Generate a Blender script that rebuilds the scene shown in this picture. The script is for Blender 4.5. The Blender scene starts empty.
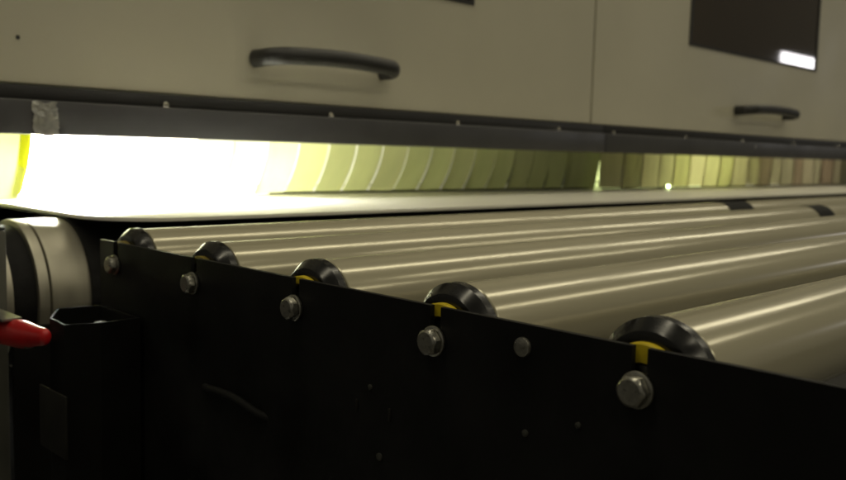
import bpy, bmesh, math, random
from mathutils import Vector, Matrix
random.seed(7)
SC = bpy.context.scene
COL = SC.collection
PI = math.pi

# ------------------------------------------------------------------ camera
cam_d = bpy.data.cameras.new("camera")
cam = bpy.data.objects.new("camera", cam_d)
COL.objects.link(cam)
right = Vector((0.70960, -0.70411, 0.02646)).normalized()
back = Vector((-0.70269, -0.70440, 0.10023)).normalized()
up = back.cross(right).normalized()
right = up.cross(back).normalized()
rot = Matrix((right, up, back)).transposed()
cam.matrix_world = Matrix.Translation((-0.40173, -0.84178, 0.12159)) @ rot.to_4x4()
cam_d.sensor_width = 36.0
cam_d.lens = 37.42
cam_d.clip_start = 0.01
cam_d.clip_end = 200
cam_d.dof.use_dof = True
cam_d.dof.focus_distance = 0.62
cam_d.dof.aperture_fstop = 9.5
SC.camera = cam

# ------------------------------------------------------------------ world, lamps, exposure
w = bpy.data.worlds.new("World")
SC.world = w
w.use_nodes = True
bg = w.node_tree.nodes["Background"]
bg.inputs[0].default_value = (1.0, 0.93, 0.74, 1)
bg.inputs[1].default_value = 0.085
SC.view_settings.view_transform = 'Standard'
SC.view_settings.look = 'None'
SC.view_settings.exposure = 0.0
SC.view_settings.gamma = 1.0
SC.render.engine = 'CYCLES'
SC.cycles.use_denoising = True
SC.cycles.max_bounces = 10
SC.cycles.transmission_bounces = 8
SC.cycles.sample_clamp_indirect = 6.0


def area(name, loc, target, sx, sy, power, colour, xaxis=(1, 0, 0)):
    d = bpy.data.lights.new(name, 'AREA')
    d.shape = 'RECTANGLE'
    d.size, d.size_y = sx, sy
    d.energy = power
    d.color = colour
    o = bpy.data.objects.new(name, d)
    COL.objects.link(o)
    z = (Vector(loc) - Vector(target)).normalized()
    x = Vector(xaxis)
    x = (x - x.dot(z) * z).normalized()
    y = z.cross(x)
    m = Matrix((x, y, z)).transposed().to_4x4()
    m.translation = loc
    o.matrix_world = m
    return o


WARM = (1.0, 0.91, 0.66)
# rows of fluorescent tubes under the hall ceiling, parallel to the rollers
ROWS = [(-3.3, (-1.0, 2.4), 18.0), (-1.75, (.5, 3.9), 11.0), (-.10, (-.6, 2.3, 5.0), 13.0)]
for ry, xs, pw in ROWS:
    for rx in xs:
        area("fluorescent_row", (rx, ry, 2.35), (rx, ry, 0), 2.4, 0.16, pw, WARM)
# a bright opening far off in the hall, mirrored in the dark door window
area("hall_window", (12.9, -4.0, 1.53), (12.9, 0, 1.53), 1.25, 0.32, 19, (1.0, 0.96, 0.98))


# ------------------------------------------------------------------ materials
def material(name, base, rough=0.5, metal=0.0, spec=0.5, noise=None, bump=None, aniso=0.0, coat=0.0,
             rough_noise=None, stretch=(1, 1, 1)):
    m = bpy.data.materials.new(name)
    m.use_nodes = True
    nt = m.node_tree
    b = nt.nodes["Principled BSDF"]
    b.inputs["Base Color"].default_value = (*base, 1)
    b.inputs["Roughness"].default_value = rough
    b.inputs["Metallic"].default_value = metal
    b.inputs["Specular IOR Level"].default_value = spec
    b.inputs["Anisotropic"].default_value = aniso
    b.inputs["Coat Weight"].default_value = coat
    tc = nt.nodes.new("ShaderNodeTexCoord")
    mp = nt.nodes.new("ShaderNodeMapping")
    mp.inputs["Scale"].default_value = stretch
    nt.links.new(tc.outputs["Object"], mp.inputs["Vector"])

    def tex(scale, detail=4):
        n = nt.nodes.new("ShaderNodeTexNoise")
        n.inputs["Scale"].default_value = scale
        n.inputs["Detail"].default_value = detail
        nt.links.new(mp.outputs[0], n.inputs["Vector"])
        return n
    if noise:
        n = tex(noise[0], 6)
        r = nt.nodes.new("ShaderNodeMapRange")
        r.inputs[1].default_value, r.inputs[2].default_value = 0.3, 0.7
        r.inputs[3].default_value, r.inputs[4].default_value = 1 - noise[1], 1 + noise[1]
        nt.links.new(n.outputs[0], r.inputs[0])
        mx = nt.nodes.new("ShaderNodeVectorMath")
        mx.operation = 'SCALE'
        mx.inputs[0].default_value = base
        nt.links.new(r.outputs[0], mx.inputs["Scale"])
        nt.links.new(mx.outputs[0], b.inputs["Base Color"])
    if rough_noise:
        n = tex(rough_noise[0], 5)
        r = nt.nodes.new("ShaderNodeMapRange")
        r.inputs[1].default_value, r.inputs[2].default_value = 0.3, 0.7
        r.inputs[3].default_value, r.inputs[4].default_value = rough - rough_noise[1], rough + rough_noise[1]
        nt.links.new(n.outputs[0], r.inputs[0])
        nt.links.new(r.outputs[0], b.inputs["Roughness"])
    if bump:
        n = tex(bump[0], 3)
        bp = nt.nodes.new("ShaderNodeBump")
        bp.inputs["Strength"].default_value = bump[1]
        bp.inputs["Distance"].default_value = bump[2]
        nt.links.new(n.outputs[0], bp.inputs["Height"])
        nt.links.new(bp.outputs[0], b.inputs["Normal"])
    return m


def glow(name, colour, strength):
    m = bpy.data.materials.new(name)
    m.use_nodes = True
    b = m.node_tree.nodes["Principled BSDF"]
    b.inputs["Base Color"].default_value = (*colour, 1)
    b.inputs["Emission Color"].default_value = (*colour, 1)
    b.inputs["Emission Strength"].default_value = strength
    return m


def film(name, colour, rough=0.35, trans=0.75, seed=0.0):
    """slightly dirty translucent plastic strip"""
    m = bpy.data.materials.new(name)
    m.use_nodes = True
    nt = m.node_tree
    b = nt.nodes["Principled BSDF"]
    out = nt.nodes["Material Output"]
    b.inputs["Base Color"].default_value = (colour[0] * .55, colour[1] * .55, colour[2] * .6, 1)
    b.inputs["Roughness"].default_value = rough
    t = nt.nodes.new("ShaderNodeBsdfTranslucent")
    mix = nt.nodes.new("ShaderNodeMixShader")
    mix.inputs[0].default_value = trans
    tc = nt.nodes.new("ShaderNodeTexCoord")
    mp = nt.nodes.new("ShaderNodeMapping")
    mp.inputs["Scale"].default_value = (1, 1, 0.25)
    mp.inputs["Location"].default_value = (seed, seed, 0)
    n = nt.nodes.new("ShaderNodeTexNoise")
    n.inputs["Scale"].default_value = 38
    n.inputs["Detail"].default_value = 4
    r = nt.nodes.new("ShaderNodeMapRange")
    r.inputs[1].default_value, r.inputs[2].default_value = .3, .7
    r.inputs[3].default_value, r.inputs[4].default_value = .93, 1.04
    s = nt.nodes.new("ShaderNodeVectorMath")
    s.operation = 'SCALE'
    s.inputs[0].default_value = colour
    L = nt.links.new
    L(tc.outputs["Object"], mp.inputs[0]); L(mp.outputs[0], n.inputs[0]); L(n.outputs[0], r.inputs[0])
    L(r.outputs[0], s.inputs["Scale"]); L(s.outputs[0], t.inputs[0])
    L(b.outputs[0], mix.inputs[1]); L(t.outputs[0], mix.inputs[2]); L(mix.outputs[0], out.inputs[0])
    return m


M = {}
M["panel"] = material("panel_paint", (0.445, 0.425, 0.340), .42, 0, .4, noise=(2.2, .08), bump=(420, .10, .0004), rough_noise=(5, .06))
M["trim"] = material("trim_paint", (0.044, 0.044, 0.047), .38, 0, .45, noise=(9, .15), bump=(500, .15, .0003), rough_noise=(7, .08))
M["trim_dark"] = material("trim_dark_paint", (0.020, 0.020, 0.021), .45, 0, .35, noise=(9, .15), bump=(500, .1, .0003))  # darker tone for the recessed upper strip
M["handle"] = material("handle_plastic", (0.016, 0.016, 0.015), .45, 0, .45, bump=(900, .2, .0002))
M["screw"] = material("bright_zinc", (0.75, 0.74, 0.70), .25, 1, noise=(200, .15))
M["glass"] = material("smoked_glass", (0.030, 0.022, 0.014), .03, 0, .6, noise=(2, .2))
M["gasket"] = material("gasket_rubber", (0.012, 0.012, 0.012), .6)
M["tape"] = material("aluminium_tape", (0.42, 0.42, 0.40), .28, .75, noise=(60, .35), bump=(70, .9, .004))
M["roller"] = material("satin_roller_metal", (0.41, 0.38, 0.27), .195, .25, .55, noise=(3, .05), rough_noise=(4, .03), stretch=(1, .3, .3))
M["cap"] = material("roller_cap_plastic", (0.008, 0.008, 0.0075), .24, 0, .5, noise=(60, .3), rough_noise=(70, .1))
M["yellow"] = material("yellow_bearing_plastic", (0.60, 0.46, 0.02), .45, 0, .4, noise=(120, .15))
M["greasy_yellow"] = material("greasy_bearing_plastic", (0.16, 0.12, 0.015), .4, 0, .4, noise=(120, .4))  # darker yellow for the two rear rings
M["shaft"] = material("steel_shaft", (0.38, 0.37, 0.34), .35, 1, noise=(100, .2))
M["bolt"] = material("zinc_bolt", (0.42, 0.41, 0.36), .34, .95, noise=(420, .14), rough_noise=(300, .12), bump=(700, .2, .0005))
M["rail"] = material("black_rail_paint", (0.0070, 0.0070, 0.0068), .52, 0, .2, noise=(14, .6), bump=(260, .2, .0005), rough_noise=(11, .16))
M["rail_edge"] = M["rail"]
M["board"] = material("white_board", (0.74, 0.72, 0.64), .38, 0, .4, noise=(4, .03), rough_noise=(6, .06))
M["belt"] = material("black_belt_rubber", (0.010, 0.010, 0.010), .7, 0, .15, noise=(80, .25), bump=(300, .3, .0005))
M["drum"] = material("turned_drum_steel", (0.40, 0.38, 0.31), .46, .75, noise=(40, .1), rough_noise=(60, .08), stretch=(1, .1, .1))
M["red"] = material("red_vinyl", (0.48, 0.012, 0.014), .32, 0, .5, noise=(40, .12), bump=(150, .15, .0008))
M["clamp"] = material("clamp_steel", (0.30, 0.29, 0.26), .4, .9, noise=(70, .25))
M["black"] = material("machine_black", (0.005, 0.005, 0.0045), .8, 0, .12, noise=(25, .3), bump=(500, .15, .0004))
M["plate"] = material("dull_plate", (0.018, 0.017, 0.014), .6, .3, .3, noise=(30, .3))
M["post"] = material("grey_post_paint", (0.085, 0.085, 0.07), .5, 0, .4, noise=(20, .2))
M["inside"] = material("inner_steel", (0.72, 0.72, 0.62), .5, .0, .4, noise=(6, .15))
M["cable"] = material("cable_rubber", (0.008, 0.008, 0.008), .7, 0, .15)
M["warm_uv"] = glow("warm_lamp_glow", (1.0, .93, .76), 6.5)  # glow of the added warm fill tube
M["dull"] = material("dull_rivet", (0.07, 0.07, 0.06), .5, .5)
M["floor"] = material("factory_floor", (0.06, 0.058, 0.05), .5, 0, .4, noise=(3, .3))
M["uv"] = glow("lamp_glow", (1.0, 1.0, 0.90), 2900)
M["green_uv"] = glow("green_lamp_glow", (0.86, 1.0, 0.50), 30)
M["led"] = glow("small_led_glow", (0.8, 1.0, 0.45), 12)
FILM = [film("strip_film", (.515, .525, .345), trans=.72), film("strip_film", (.51, .515, .345), trans=.72, seed=3.1),
        film("strip_film", (.50, .51, .335), trans=.72, seed=6.2)]
FILM_B = [film("brown_strip_film", (.56, .54, .45), seed=1.0), film("brown_strip_film", (.52, .46, .39), seed=4.0),
          film("brown_strip_film", (.60, .57, .48), seed=8.0)]


FILM_C = [film("grey_strip_film", (.63, .58, .48), trans=.7, seed=2.0), film("grey_strip_film", (.59, .55, .42), trans=.7, seed=5.0),
          film("grey_strip_film", (.66, .60, .52), trans=.7, seed=9.0)]


# ------------------------------------------------------------------ builders
def link(name, bm, mat, parent=None, smooth=35):
    me = bpy.data.meshes.new(name)
    bmesh.ops.recalc_face_normals(bm, faces=bm.faces)
    bm.to_mesh(me)
    bm.free()
    if smooth:
        for p in me.polygons:
            p.use_smooth = True
        me.set_sharp_from_angle(angle=math.radians(smooth))
    me.materials.append(mat)
    o = bpy.data.objects.new(name, me)
    COL.objects.link(o)
    if parent:
        o.parent = parent
        o.matrix_parent_inverse = world_of(parent).inverted()
    return o


def world_of(o):
    m = o.matrix_basis.copy()
    if o.parent:
        m = world_of(o.parent) @ o.matrix_parent_inverse @ m
    return m


def thing(name, label, cat, loc=(0, 0, 0), group=None):
    o = bpy.data.objects.new(name, None)
    o.empty_display_size = .02
    COL.objects.link(o)
    o.location = loc
    return tag(o, label, cat, group)


def tag(o, label, cat, group=None):
    o["label"] = label
    o["category"] = cat
    if group:
        o["group"] = group
    return o


def box(x0, x1, y0, y1, z0, z1, bevel=0.0, seg=2, bm=None):
    bm2 = bmesh.new()
    bmesh.ops.create_cube(bm2, size=1)
    for v in bm2.verts:
        v.co = Vector(((x0 + x1) / 2 + v.co.x * (x1 - x0), (y0 + y1) / 2 + v.co.y * (y1 - y0), (z0 + z1) / 2 + v.co.z * (z1 - z0)))
    if bevel:
        bmesh.ops.bevel(bm2, geom=bm2.edges[:], offset=bevel, segments=seg, affect='EDGES', profile=.5)
    if bm is None:
        return bm2
    me = bpy.data.meshes.new("tmp"); bm2.to_mesh(me); bm2.free(); bm.from_mesh(me); bpy.data.meshes.remove(me)
    return bm


def lathe(profile, axis='X', centre=(0, 0, 0), n=64, close=True):
    """profile: list of (along, radius)"""
    bm = bmesh.new()
    rings = []
    for a, r in profile:
        ring = []
        for i in range(n):
            t = 2 * PI * i / n
            c, s = r * math.cos(t), r * math.sin(t)
            co = {'X': (a, c, s), 'Y': (c, a, s), 'Z': (c, s, a)}[axis]
            ring.append(bm.verts.new(Vector(co) + Vector(centre)))
        rings.append(ring)
    for k in range(len(rings) - 1):
        for i in range(n):
            j = (i + 1) % n
            bm.faces.new((rings[k][i], rings[k][j], rings[k + 1][j], rings[k + 1][i]))
    if close:
        bm.faces.new(rings[0])
        bm.faces.new(rings[-1])
    return bm


def sweep(path, ra, rb, upv=(0, 0, 1), n=20, taper=None):
    """tube with an elliptical section (rb along upv)"""
    bm = bmesh.new()
    P = [Vector(p) for p in path]
    rings = []
    for k, p in enumerate(P):
        d = (P[min(k + 1, len(P) - 1)] - P[max(k - 1, 0)]).normalized()
        u = Vector(upv); u = (u - u.dot(d) * d).normalized()
        s = d.cross(u)
        f = taper[k] if taper else 1
        rings.append([bm.verts.new(p + f * (ra * math.cos(t) * s + rb * math.sin(t) * u)) for t in [2 * PI * i / n for i in range(n)]])
    for k in range(len(rings) - 1):
        for i in range(n):
            j = (i + 1) % n
            bm.faces.new((rings[k][i], rings[k][j], rings[k + 1][j], rings[k + 1][i]))
    bm.faces.new(rings[0]); bm.faces.new(rings[-1])
    return bm


def extrude_poly(pts, vec, bevel=0.0):
    bm = bmesh.new()
    vs = [bm.verts.new(p) for p in pts]
    f = bm.faces.new(vs)
    r = bmesh.ops.extrude_face_region(bm, geom=[f])
    for e in r["geom"]:
        if isinstance(e, bmesh.types.BMVert):
            e.co += Vector(vec)
    if bevel:
        bmesh.ops.bevel(bm, geom=bm.edges[:], offset=bevel, segments=2, affect='EDGES')
    bmesh.ops.triangulate(bm, faces=[f for f in bm.faces if len(f.verts) > 4])
    return bm


# ------------------------------------------------------------------ setting
bm = bmesh.new()
for x, y in ((-12, -12), (20, -12), (20, 12), (-12, 12)):
    bm.verts.new((x, y, -0.80))
bm.faces.new(bm.verts[:])
fl = link("floor", bm, M["floor"], smooth=0)
fl["kind"] = "structure"

# ------------------------------------------------------------------ machine cabinet
YF = 0.338          # face of the doors
ZB = 0.194          # underside of the doors
cab = thing("machine_cabinet", "beige machine cabinet with black trim rail and two handled doors above the rollers", "machine", (1.3, .6, -0.8))


def pull_handle(parent, xa, xb, zc, yb):
    pts, tp = [], []
    yo = yb - .052
    R = .030
    n = 8
    pts.append((xa, yb - .001, zc))
    for i in range(n + 1):
        t = PI / 2 * i / n
        pts.append((xa + R - R * math.cos(t), yo + R - R * math.sin(t), zc + .004 * i / n))
    for i in range(1, 12):
        u = i / 12
        pts.append((xa + R + (xb - xa - 2 * R) * u, yo, zc + .004 + .004 * math.sin(PI * u)))
    for i in range(n + 1):
        t = PI / 2 * i / n
        pts.append((xb - R + R * math.sin(t), yo + R - R * math.cos(t), zc + .004 * (1 - i / n)))
    pts.append((xb, yb - .001, zc))
    return link("door_handle", sweep(pts, .010, .0138, n=20), M["handle"], parent, 60)


def door(x0, x1, wx0, wx1, wz0, wz1, hx0, hx1, hz):
    # sheet with an opening for the window
    bm = bmesh.new()
    z1 = 1.05
    box(x0, x1, YF, YF + .02, ZB + .001, wz0, .0015, 2, bm)
    d = link("access_door", bm, M["panel"], cab)
    # the rest of the sheet round the opening, welded into the same mesh
    bm = bmesh.new(); bm.from_mesh(d.data)
    bmesh.ops.delete(bm, geom=bm.verts[:], context='VERTS')
    o = [(x0, ZB + .001), (x1, ZB + .001), (x1, z1), (x0, z1)]
    i = [(wx0, wz0), (wx1, wz0), (wx1, wz1), (wx0, wz1)]
    for y in (YF, YF + .02):
        vo = [bm.verts.new((a, y, b)) for a, b in o]
        vi = [bm.verts.new((a, y, b)) for a, b in i]
        for k in range(4):
            bm.faces.new((vo[k], vo[(k + 1) % 4], vi[(k + 1) % 4], vi[k]))
    bm.verts.ensure_lookup_table()
    for base in (0, 4):
        for k in range(4):
            a, b_ = base + k, base + (k + 1) % 4
            bm.faces.new((bm.verts[a], bm.verts[b_], bm.verts[b_ + 8], bm.verts[a + 8]))
    bmesh.ops.recalc_face_normals(bm, faces=bm.faces)
    bmesh.ops.bevel(bm, geom=[e for e in bm.edges if len(e.link_faces) == 2 and e.calc_face_angle(0) > 1], offset=.0015, segments=2, affect='EDGES')
    bm.to_mesh(d.data); bm.free()
    for p in d.data.polygons:
        p.use_smooth = True
    d.data.set_sharp_from_angle(angle=math.radians(35))
    d.location = (0, 0, 0)
    # rubber gasket frame and smoked glass
    g = .012
    bm = bmesh.new()
    box(wx0, wx0 + g, YF - .002, YF + .018, wz0, wz1, 0, 2, bm)
    box(wx1 - g, wx1, YF - .002, YF + .018, wz0, wz1, 0, 2, bm)
    box(wx0 + g, wx1 - g, YF - .002, YF + .018, wz0, wz0 + .006, 0, 2, bm)
    box(wx0 + g, wx1 - g, YF - .002, YF + .018, wz1 - g, wz1, 0, 2, bm)
    wn = link("viewing_window", box(wx0 + g, wx1 - g, YF + .0005, YF + .006, wz0 + .006, wz1 - g), M["glass"], d, 0)
    link("gasket", bm, M["gasket"], wn, 0)
    pull_handle(d, hx0, hx1, hz, YF)
    return d


d1 = door(-.75, 1.3085, .06, .898, .408, .80, .392, .660, .259)
d2 = door(1.3135, 3.4, 1.741, 2.583, .418, .80, 2.025, 2.352, .262)
link("keyhole_plug", lathe([(YF - .0015, .0022), (YF - .0005, .0027), (YF + .001, .0027)], 'Y', (.034, 0, .253), 20), M["gasket"], d1)
# dark seam and frame behind the doors
link("door_frame", box(-.75, 3.4, YF + .022, YF + .04, ZB + .001, 1.05), M["gasket"], cab, 0)

# black trim: recessed upper strip, proud lower band
SEAM = 1.3600
for x0, x1 in ((-.75, SEAM - .0012), (SEAM + .0012, 3.4)):
    bm = bmesh.new()
    link("upper_trim", box(x0, x1, .334, .372, .1755, .1935, .001, 2), M["trim_dark"], cab)
    t = link("lower_trim", box(x0, x1, .328, .372, .1300, .1750, .0022, 3), M["trim"], cab)
    for sx in (.237, .541, .855, 1.181, 1.398, 1.74, 2.07, 2.43, 2.81, -.07, -.38):
        if x0 < sx < x1:
            link("trim_screw", lathe([(.3325, .0028), (.3318, .0044), (.330, .0048), (.336, .0048)], 'Y', (sx, 0, .1782), 16), M["screw"], t)
    if x0 < 0:
        # crinkled strip of aluminium tape wrapped over the band
        bm = bmesh.new()
        nx, nz = 10, 16
        grid = []
        for i in range(nx + 1):
            row = []
            for k in range(nz + 1):
                u, v = i / nx, k / nz
                x = .046 + .032 * u + (.0015 * random.uniform(-1, 1) if i in (0, nx) else 0) + .003 * (1 - v)
                row.append(bm.verts.new((x, .3268 + random.uniform(-.0006, .0004), .1288 + .0435 * v + .0012 * math.sin(9 * u))))
            grid.append(row)
        for i in range(nx):
            for k in range(nz):
                bm.faces.new((grid[i][k], grid[i + 1][k], grid[i + 1][k + 1], grid[i][k + 1]))
        r = bmesh.ops.extrude_face_region(bm, geom=bm.faces[:])
        for e in r["geom"]:
            if isinstance(e, bmesh.types.BMVert):
                e.co.y += .0012
        link("silver_tape", bm, M["tape"], t, 20)
    else:
        link("paint_chip", lathe([(.3274, .003), (.3276, .0045), (.3284, .0045)], 'Y', (2.15, 0, .162), 9), M["tape"], t)

# inner chamber: roof and right wall; back and left walls added to shape lamp light
bm = bmesh.new()
box(-.75, 3.4, .374, 1.40, .215, .23, 0, 2, bm)
box(-.75, 3.4, .760, .775, .04, .2145, 0, 2, bm)
box(-.135, -.120, .374, .759, .0365, .2145, 0, 2, bm)
box(3.385, 3.4, .374, 1.384, -.30, .2145, 0, 2, bm)
link("inner_chamber", bm, M["inside"], cab, 0)
link("bulkhead", box(1.496, 1.500, .52, .759, .04, .2145), M["gasket"], cab)  # unseen partition added to keep green lamp light off the left strips
link("rear_body", box(-.75, 3.4, .376, 1.45, .2315, 1.05, .002), M["panel"], cab)
link("lower_body", box(-.75, 3.4, .55, 1.45, -.80, -.19, .004), M["black"], cab)

# ------------------------------------------------------------------ ultraviolet lamps inside, plus an added warm fill tube
lp = thing("curing_lamp", "blazing white curing lamp tube glowing behind the left translucent strips", "lamp", (.08, .60, .15))
link("lamp_tube", lathe([(-.06, .008), (-.055, .014), (.36, .014), (.365, .008)], 'X', (0, .57, .168), 24), M["uv"], lp)
bm = bmesh.new()
for a_ in (-.100, .366):
    link("lamp_holder", box(a_, a_ + .039, .55, .59, .145, .214, .003), M["gasket"], lp)
lp2 = thing("curing_lamp", "dim green lamp tube glowing behind the right hand strips", "lamp", (2.2, .62, .15))
link("lamp_tube", lathe([(1.86, .006), (1.865, .011), (2.25, .011), (2.255, .006)], 'X', (0, .60, .168), 24), M["green_uv"], lp2)
bm = bmesh.new()
for a_ in (1.82, 2.256):
    link("lamp_holder", box(a_, a_ + .039, .58, .62, .145, .214, .003), M["gasket"], lp2)

fill_tube = thing("curing_lamp", "faint warm lamp tube behind the brown strips at the far right", "lamp", (2.8, .60, .168))  # unseen tube added to brighten the far right strips
link("lamp_tube", lathe([(2.50, .006), (2.505, .011), (3.10, .011), (3.105, .006)], 'X', (0, .60, .168), 24), M["warm_uv"], fill_tube)
for a_ in (2.46, 3.106):
    link("lamp_holder", box(a_, a_ + .039, .58, .62, .145, .214, .003), M["gasket"], fill_tube)

# ------------------------------------------------------------------ strip curtains
BT = 0.0355         # top of the white board


def strip(parent, x0, x1, ytop, ybot, zb, mat, curl, skew):
    bm = bmesh.new()
    n = 14
    prof = []
    for k in range(n + 1):
        u = k / n
        z = .205 + (zb - .205) * u
        y = ytop + (ybot - ytop) * max(0, (u - .30) / .70) ** 2.0
        prof.append((y, z))
    th = .0016
    m = 4
    rows = []
    for side in (0, 1):
        for i in range(m + 1):
            v = i / m
            bow = curl * (1 - (2 * v - 1) ** 2) + skew * (v - .5)
            rows.append([bm.verts.new((x0 + (x1 - x0) * v, y - bow + th * side, z)) for y, z in prof])
    A, B = rows[:m + 1], rows[m + 1:]
    for i in range(m):
        for k in range(n):
            bm.faces.new((A[i][k], A[i + 1][k], A[i + 1][k + 1], A[i][k + 1]))
            bm.faces.new((B[i][k + 1], B[i + 1][k + 1], B[i + 1][k], B[i][k]))
        bm.faces.new((A[i][0], B[i][0], B[i + 1][0], A[i + 1][0]))
        bm.faces.new((A[i][n], A[i + 1][n], B[i + 1][n], B[i][n]))
    for k in range(n):
        bm.faces.new((A[0][k], A[0][k + 1], B[0][k + 1], B[0][k]))
        bm.faces.new((A[m][k + 1], A[m][k], B[m][k], B[m][k + 1]))
    return link("curtain_strip", bm, mat, parent, 60)


cur = thing("strip_curtain", "glowing yellow strip curtain with curved lower ends brushing the white board", "curtain", (.7, .45, .205))
link("hanging_bar", box(-.118, 1.495, .440, .446, .1955, .2145), M["clamp"], cur)
x = -.1175
i = 0
feet = []
# lamp glow fall-off put into these films, paler and clearer towards the lamp
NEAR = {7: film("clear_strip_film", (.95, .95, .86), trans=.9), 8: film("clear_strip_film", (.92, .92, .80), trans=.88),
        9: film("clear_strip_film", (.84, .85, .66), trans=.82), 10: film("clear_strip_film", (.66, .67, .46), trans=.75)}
while x < 1.47:
    wd = .0685
    dy = .052 if x < .85 else max(.012, .052 - .062 * (x - .85))
    zb = BT + .0004 if x > .33 else .134 + random.uniform(0, .002) if x > .06 else .030
    gp = -.0004 if x < .48 else -.0010 if x > 1.30 else .0024 + random.uniform(-.0006, .0006) if x < .8 else max(.0008, .0021 - .0035 * (x - .8))
    yo = .0022 * (i % 2) if gp < 0 else 0
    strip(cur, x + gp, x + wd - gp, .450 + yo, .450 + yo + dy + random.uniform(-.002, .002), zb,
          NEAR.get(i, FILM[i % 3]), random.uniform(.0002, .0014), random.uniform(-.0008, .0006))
    feet.append((x + wd / 2, .450 + dy))
    x += wd
    i += 1
amber = film("amber_strip_film", (.80, .80, .12), trans=.85)
strip(cur, .076, .092, .4455, .4955, BT + .0070, amber, .0005, 0)
link("weight_bar", sweep([(a, b - .0030, BT + .0026) for a, b in feet if a > .50], .0022, .0024, (0, 0, 1), 12), M["gasket"], cur)  # dark bar added along the strip feet for the dark contact line
cur2 = thing("strip_curtain", "dull olive and brown strip curtain hanging straight at the right", "curtain", (2.3, .44, .205))
link("hanging_bar", box(1.51, 3.38, .428, .434, .1955, .2145), M["clamp"], cur2)
i = 0
x = 1.515
while x < 3.3:
    wd = .092 + random.uniform(-.012, .012)
    mats = FILM_C if x < 2.35 else FILM_B
    strip(cur2, x - .004, x + wd + .004, .438, .438 + random.uniform(.0, .012), BT + .002 + random.uniform(0, .004),
          mats[i % 3], random.uniform(.002, .006), (-1) ** i * random.uniform(.005, .009))
    x += wd
    i += 1

link("weight_bar", box(1.515, 3.30, .4335, .4370, BT + .0002, BT + .0040, .0008), M["gasket"], cur2)  # same dark contact bar under the right strips
glow_dot = thing("indicator_light", "tiny bright green point of light at the foot of the right strips", "light", (1.83, .42, .046))  # small glowing dot with a dark rim behind it
link("lens", lathe([(.4215, .0012), (.4222, .0030), (.4245, .0042), (.429, .0042)], 'Y', (1.83, 0, .0425), 20), M["led"], glow_dot)
link("bezel", lathe([(.4292, .0062), (.434, .0062)], 'Y', (1.83, 0, .0425), 20), M["gasket"], glow_dot)

# ------------------------------------------------------------------ belt, drum, board
DY, DZ, DR = .245, -.062, .090
drum = thing("drive_drum", "banded steel end drum beside the black bracket at the left", "drum", (-.1, DY, DZ))
link("drum_shell", lathe([(-.0015, DR - .004), (.0, DR), (.0425, DR), (.044, DR - .0006), (3.1, DR - .0006)], 'X', (0, DY, DZ), 128), M["drum"], drum)
link("edge_band", lathe([(-.0150, DR - .010), (-.0145, DR - .0005), (-.0135, DR), (-.0035, DR), (-.0025, DR - .001), (-.0020, DR - .010)], 'X', (0, DY, DZ), 128), M["drum"], drum)
link("black_groove", lathe([(-.0405, DR - .012), (-.0400, DR - .006), (-.0155, DR - .006), (-.0151, DR - .012)], 'X', (0, DY, DZ), 128), M["belt"], drum)
link("outer_flange", lathe([(-.085, DR - .010), (-.084, DR - .0045), (-.0412, DR - .0045), (-.0408, DR - .010)], 'X', (0, DY, DZ), 128), M["drum"], drum)
link("shaft", lathe([(-.20, .017), (-.0852, .017)], 'X', (0, DY, DZ), 40), M["shaft"], drum)

bm = bmesh.new()
loop_o, loop_i = [], []
n = 40
for k in range(n + 1):
    t = PI / 2 + PI * k / n
    loop_o.append((DY + (DR + .003) * math.cos(t), DZ + (DR + .003) * math.sin(t)))
    loop_i.append((DY + DR * math.cos(t), DZ + DR * math.sin(t)))
for k in range(n + 1):
    t = -PI / 2 + PI * k / n
    loop_o.append((1.30 + (DR + .003) * math.cos(t), DZ + (DR + .003) * math.sin(t)))
    loop_i.append((1.30 + DR * math.cos(t), DZ + DR * math.sin(t)))
vv = [[bm.verts.new((xx, y, z)) for y, z in lp_] for lp_ in (loop_o, loop_i) for xx in (.0455, 3.1)]
N = len(loop_o)
for k in range(N):
    j = (k + 1) % N
    bm.faces.new((vv[0][k], vv[0][j], vv[1][j], vv[1][k]))
    bm.faces.new((vv[2][k], vv[3][k], vv[3][j], vv[2][j]))
    bm.faces.new((vv[0][k], vv[2][k], vv[2][j], vv[0][j]))
    bm.faces.new((vv[1][k], vv[1][j], vv[3][j], vv[3][k]))
belt = link("conveyor_belt", bm, M["belt"], None, 30)
tag(belt, "black conveyor belt wrapped round the drum beneath the white board", "belt")

# white board with a rounded near corner
pts = []
cx, cy, r = .135, .195, .090
pts += [(3.15, .106), (1.6, .105)]
for k in range(9):
    t = -PI / 2 - PI / 2 * k / 8
    pts.append((cx + r * math.cos(t) * 1.0, cy + r * math.sin(t)))
pts += [(.044, .40), (.040, .80), (.040, 1.35), (3.15, 1.35)]
bm = extrude_poly([(a, b, .0312) for a, b in pts], (0, 0, BT - .0312))
board = link("board", bm, M["board"], None, 30)
tag(board, "flat white board lying on the belt and sliding out under the strips", "board")

# ------------------------------------------------------------------ rollers
PITCH = .15
XR = 2.85


def ring_bm(ri):
    return lathe([(.0112, ri), (.0066, ri), (.0062, ri + .0005), (.0062, .0226), (.0068, .0234), (.0112, .0234)], 'X', n=72, close=False)


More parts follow.
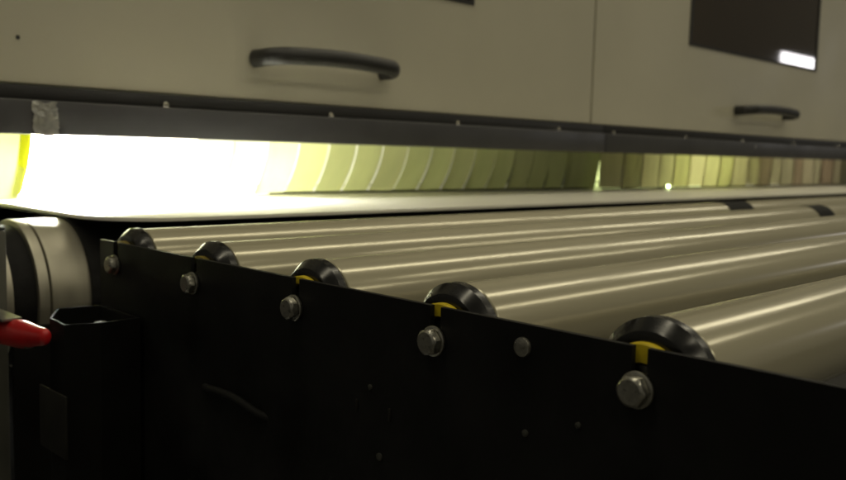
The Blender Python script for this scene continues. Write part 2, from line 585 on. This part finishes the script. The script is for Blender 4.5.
def make_roller():
    t = thing("conveyor_roller", "x", "roller", (0, 0, 0))
    r = .0346
    link("tube", lathe([(.0290, r - .0030), (.0295, r - .0006), (.0302, r), (1.0, r), (2.0, r), (XR, r)], 'X', n=128), M["roller"], t)
    link("end_cap", lathe([(.0118, .0130), (.0116, .0250), (.0122, .0290), (.0132, .0302), (.0188, .0346), (.0202, .0357), (.0262, .0359), (.0274, .0352), (.0286, .0300)], 'X', n=96), M["cap"], t, 30)
    link("bearing_ring", ring_bm(.0125), M["yellow"], t)
    link("bearing_face", lathe([(.0080, .0055), (.0076, .0070), (.0078, .0110), (.0112, .0112)], 'X', n=48), M["shaft"], t)
    link("shaft", lathe([(-.0005, .0050), (.0118, .0050)], 'X', n=32), M["shaft"], t)
    # hexagon bolt with a spring washer and a flat washer
    bm = bmesh.new()
    rings = []
    nn = 48
    for xx, lim in ((-.0096, .0066), (-.0093, .0071), (-.0086, .0080), (-.0078, .0088), (-.0042, .0092), (-.0038, .0086)):
        ring = []
        for q in range(nn):
            a = 2 * PI * q / nn
            hx = .0080 / math.cos((a % (PI / 3)) - PI / 6)
            rr = min(hx, lim)
            ring.append(bm.verts.new((xx, rr * math.cos(a), rr * math.sin(a))))
        rings.append(ring)
    for q in range(len(rings) - 1):
        for e in range(nn):
            bm.faces.new((rings[q][e], rings[q][(e + 1) % nn], rings[q + 1][(e + 1) % nn], rings[q + 1][e]))
    bm.faces.new(rings[0]); bm.faces.new(rings[-1])
    b = link("bolt", bm, M["bolt"], t, 30)
    link("neck", lathe([(-.0038, .0066), (-.0030, .0066)], 'X', n=32), M["cap"], b)
    link("washer", lathe([(-.0030, .0060), (-.0030, .0094), (-.0026, .0100), (-.0012, .0100), (-.0006, .0096), (-.0006, .0055)], 'X', n=48), M["bolt"], b)
    return t


def copy_tree(o, parent=None):
    c = o.copy()
    COL.objects.link(c)
    if parent:
        c.parent = parent
    for ch in list(o.children):
        copy_tree(ch, c)
    return c


RL = ["satin metal roller farthest back, directly below the white board's front edge",
      "second roller from the white board, its cap just clearing the rail",
      "middle one of the rollers with a thin yellow arc at its black cap",
      "roller with curved yellow ring in its slot, beside the round rail screw",
      "nearest roller with its large black cap and broad yellow patch in the slot"]
proto = make_roller()
for k in range(5):
    o = proto if k == 0 else copy_tree(proto)
    o.location = (0, -PITCH * k, 0)
    if k == 1:
        second = o
    tag(o, RL[k], "roller", "rollers carried by the black side rail")
    for ch in o.children:
        if ch.name.startswith("bearing_ring"):
            bm = ring_bm([.0212, .0205, .0172, .0145, .0125, .0125][k])
            me = bpy.data.meshes.new("bearing_ring")
            bmesh.ops.recalc_face_normals(bm, faces=bm.faces)
            bm.to_mesh(me); bm.free()
            me.materials.append(M["yellow"] if k > 1 else M["greasy_yellow"])
            for p in me.polygons:
                p.use_smooth = True
            me.set_sharp_from_angle(angle=.6)
            ch.data = me
        if ch.name.startswith("bolt"):
            ch.location.y = -.0026
            ch.rotation_euler.x = [0.2, 1.1, .5, .8, 0.05, .4][k]


# black rubber rings gripping the two rearmost rollers
for ro, xa, xb in ((proto, 1.280, 1.385), (second, 1.340, 1.415)):
    y = ro.location.y
    link("rubber_ring", lathe([(xa, .0346), (xa + .0006, .0358), (xb - .0006, .0358), (xb, .0346)], 'X', (0, y, 0), 72, close=False), M["belt"], ro)


# ------------------------------------------------------------------ side rail
ZT = .0225
outline = [(.034, -.42), (.034, ZT)]
SW = .0047
for k in range(6):
    y = -PITCH * k - .0022
    outline += [(y + SW, ZT), (y + SW, 0)]
    for q in range(1, 6):
        t = PI * q / 6
        outline.append((y + SW * math.cos(t), -SW * math.sin(t)))
    outline += [(y - SW, 0), (y - SW, ZT)]
outline += [(-1.05, ZT), (-1.05, -.42)]
bm = extrude_poly([(0, y, z) for y, z in outline], (.004, 0, 0))
rail = thing("side_rail", "black steel side rail with open slots holding the roller ends", "rail", (0, -.5, -.42))
link("rail_plate", bm, M["rail"], rail, 0)
link("rail_screw", lathe([(-.0022, .0035), (-.0018, .0056), (-.0005, .0060), (.001, .0060)], 'X', (0, -.5247, .0088), 28), M["bolt"], rail)
for y, z, r in ((-.391, -.0436, .0020), (-.529, -.0422, .0022), (-.566, -.0283, .0018), (-.402, -.091, .0028)):
    link("rivet", lathe([(-.0014, r * .5), (-.0010, r), (.0005, r)], 'X', (0, y, z), 14), M["dull"], rail)
for y, z in ((-.377, -.0598), (-.4115, -.0589)):
    link("slot_mark", box(-.0012, .0005, y - .0010, y + .0010, z - .0045, z + .0045, .0004), M["plate"], rail)
# legs of the rail, on the floor
for y in (-.95, -.05):
    link("leg", box(.006, .046, y - .03, y + .03, -.80, -.40, .003), M["black"], rail)

# black cable lying along the rail
pts = [(.003, -.170, -.0905), (-.002, -.176, -.0890), (-.0062, -.186, -.0872), (-.0072, -.205, -.0858), (-.0072, -.224, -.0858),
       (-.0068, -.240, -.0878), (-.0052, -.254, -.0915), (-.001, -.262, -.0950), (.003, -.266, -.0970)]
fine = []
for k in range(len(pts) - 1):
    p0, p1, p2, p3 = [Vector(pts[max(0, min(len(pts) - 1, k + q))]) for q in (-1, 0, 1, 2)]
    for q in range(5):
        u = q / 5
        fine.append(.5 * (2 * p1 + (p2 - p0) * u + (2 * p0 - 5 * p1 + 4 * p2 - p3) * u * u + (3 * p1 - p0 - 3 * p2 + p3) * u ** 3))
pts = fine + [Vector(pts[-1])]
cb = link("cable", sweep(pts, .0035, .0035, (1, 0, 0), 14), M["cable"], None, 60)
tag(cb, "short bend of black cable poking out through the lower face of the side rail", "cable")

# ------------------------------------------------------------------ bracket, post, clamp on the left
br = thing("support_bracket", "hollow black support bracket at the left end of the rail", "bracket", (-.04, 0, -.80))
pk = [(-.045, .034), (-.0035, .027), (-.0035, -.060), (-.044, -.062), (-.074, -.052), (-.071, -.012)]
cxy = (sum(p[0] for p in pk) / 6, sum(p[1] for p in pk) / 6)
inn = [(cxy[0] + (a - cxy[0]) * .93, cxy[1] + (b - cxy[1]) * .93) for a, b in pk]
bm = bmesh.new()
L = [[bm.verts.new((a, b, z)) for a, b in q] for q, z in ((pk, -.80), (pk, -.046), (pk, -.045), (inn, -.045), (inn, -.075))]
for q in range(4):
    for k in range(6):
        j = (k + 1) % 6
        bm.faces.new((L[q][k], L[q][j], L[q + 1][j], L[q + 1][k]))
bm.faces.new(L[4]); bm.faces.new(L[0])
link("bracket_body", bm, M["black"], br, 20)
link("bracket_bolt", lathe([(-.075, .0068), (-.052, .0068), (-.0505, .0060)], 'Z', (-.030, -.030, 0), 6), M["bolt"], br, 20)
link("guard_plate", box(-.0665, -.020, .094, .100, -.80, -.073, .001), M["black"], br)
cp = link("cover_plate", box(-.0775, -.0745, -.060, .000, -.170, -.110, .0012), M["plate"], br)

post = thing("upright_post", "dull grey upright post at the left edge behind the red grip", "post", (-.095, .13, -.8))
link("post_tube", box(-.125, -.0645, .112, .148, -.80, .028, .003), M["post"], post)
link("post_cap", box(-.124, -.0655, .113, .147, .0285, .031, .001), M["gasket"], post)

cl = thing("toggle_clamp", "toggle clamp lever with a red vinyl grip at the left edge", "clamp", (-.09, .06, -.07))
ctr = (-.085, 0, -.068)
a = [(-.041, .0030), (-.0398, .0058), (-.0365, .0076), (-.030, .0086), (-.016, .0098), (.004, .0124), (.016, .0138), (.030, .0140), (.080, .0130), (.092, .0118), (.0925, .0075)]
gbm = lathe(a, 'Y', (0, 0, 0), 28)
for v in gbm.verts:
    v.co.x *= .75
    y = v.co.y
    v.co += Vector((-.085, 0, -.0615 - .115 * y))
link("red_grip", gbm, M["red"], cl, 50)
lv = link("clamp_lever", box(-.089, -.081, .0, .111, -.0745, -.0690, .0012), M["clamp"], cl)
bm = bmesh.new()
box(-.0985, -.079, .034, .111, -.0535, -.0500, .001, 2, bm)
box(-.1030, -.099, .060, .111, -.085, -.0500, .001, 2, bm)
link("clamp_jaw", bm, M["clamp"], cl)
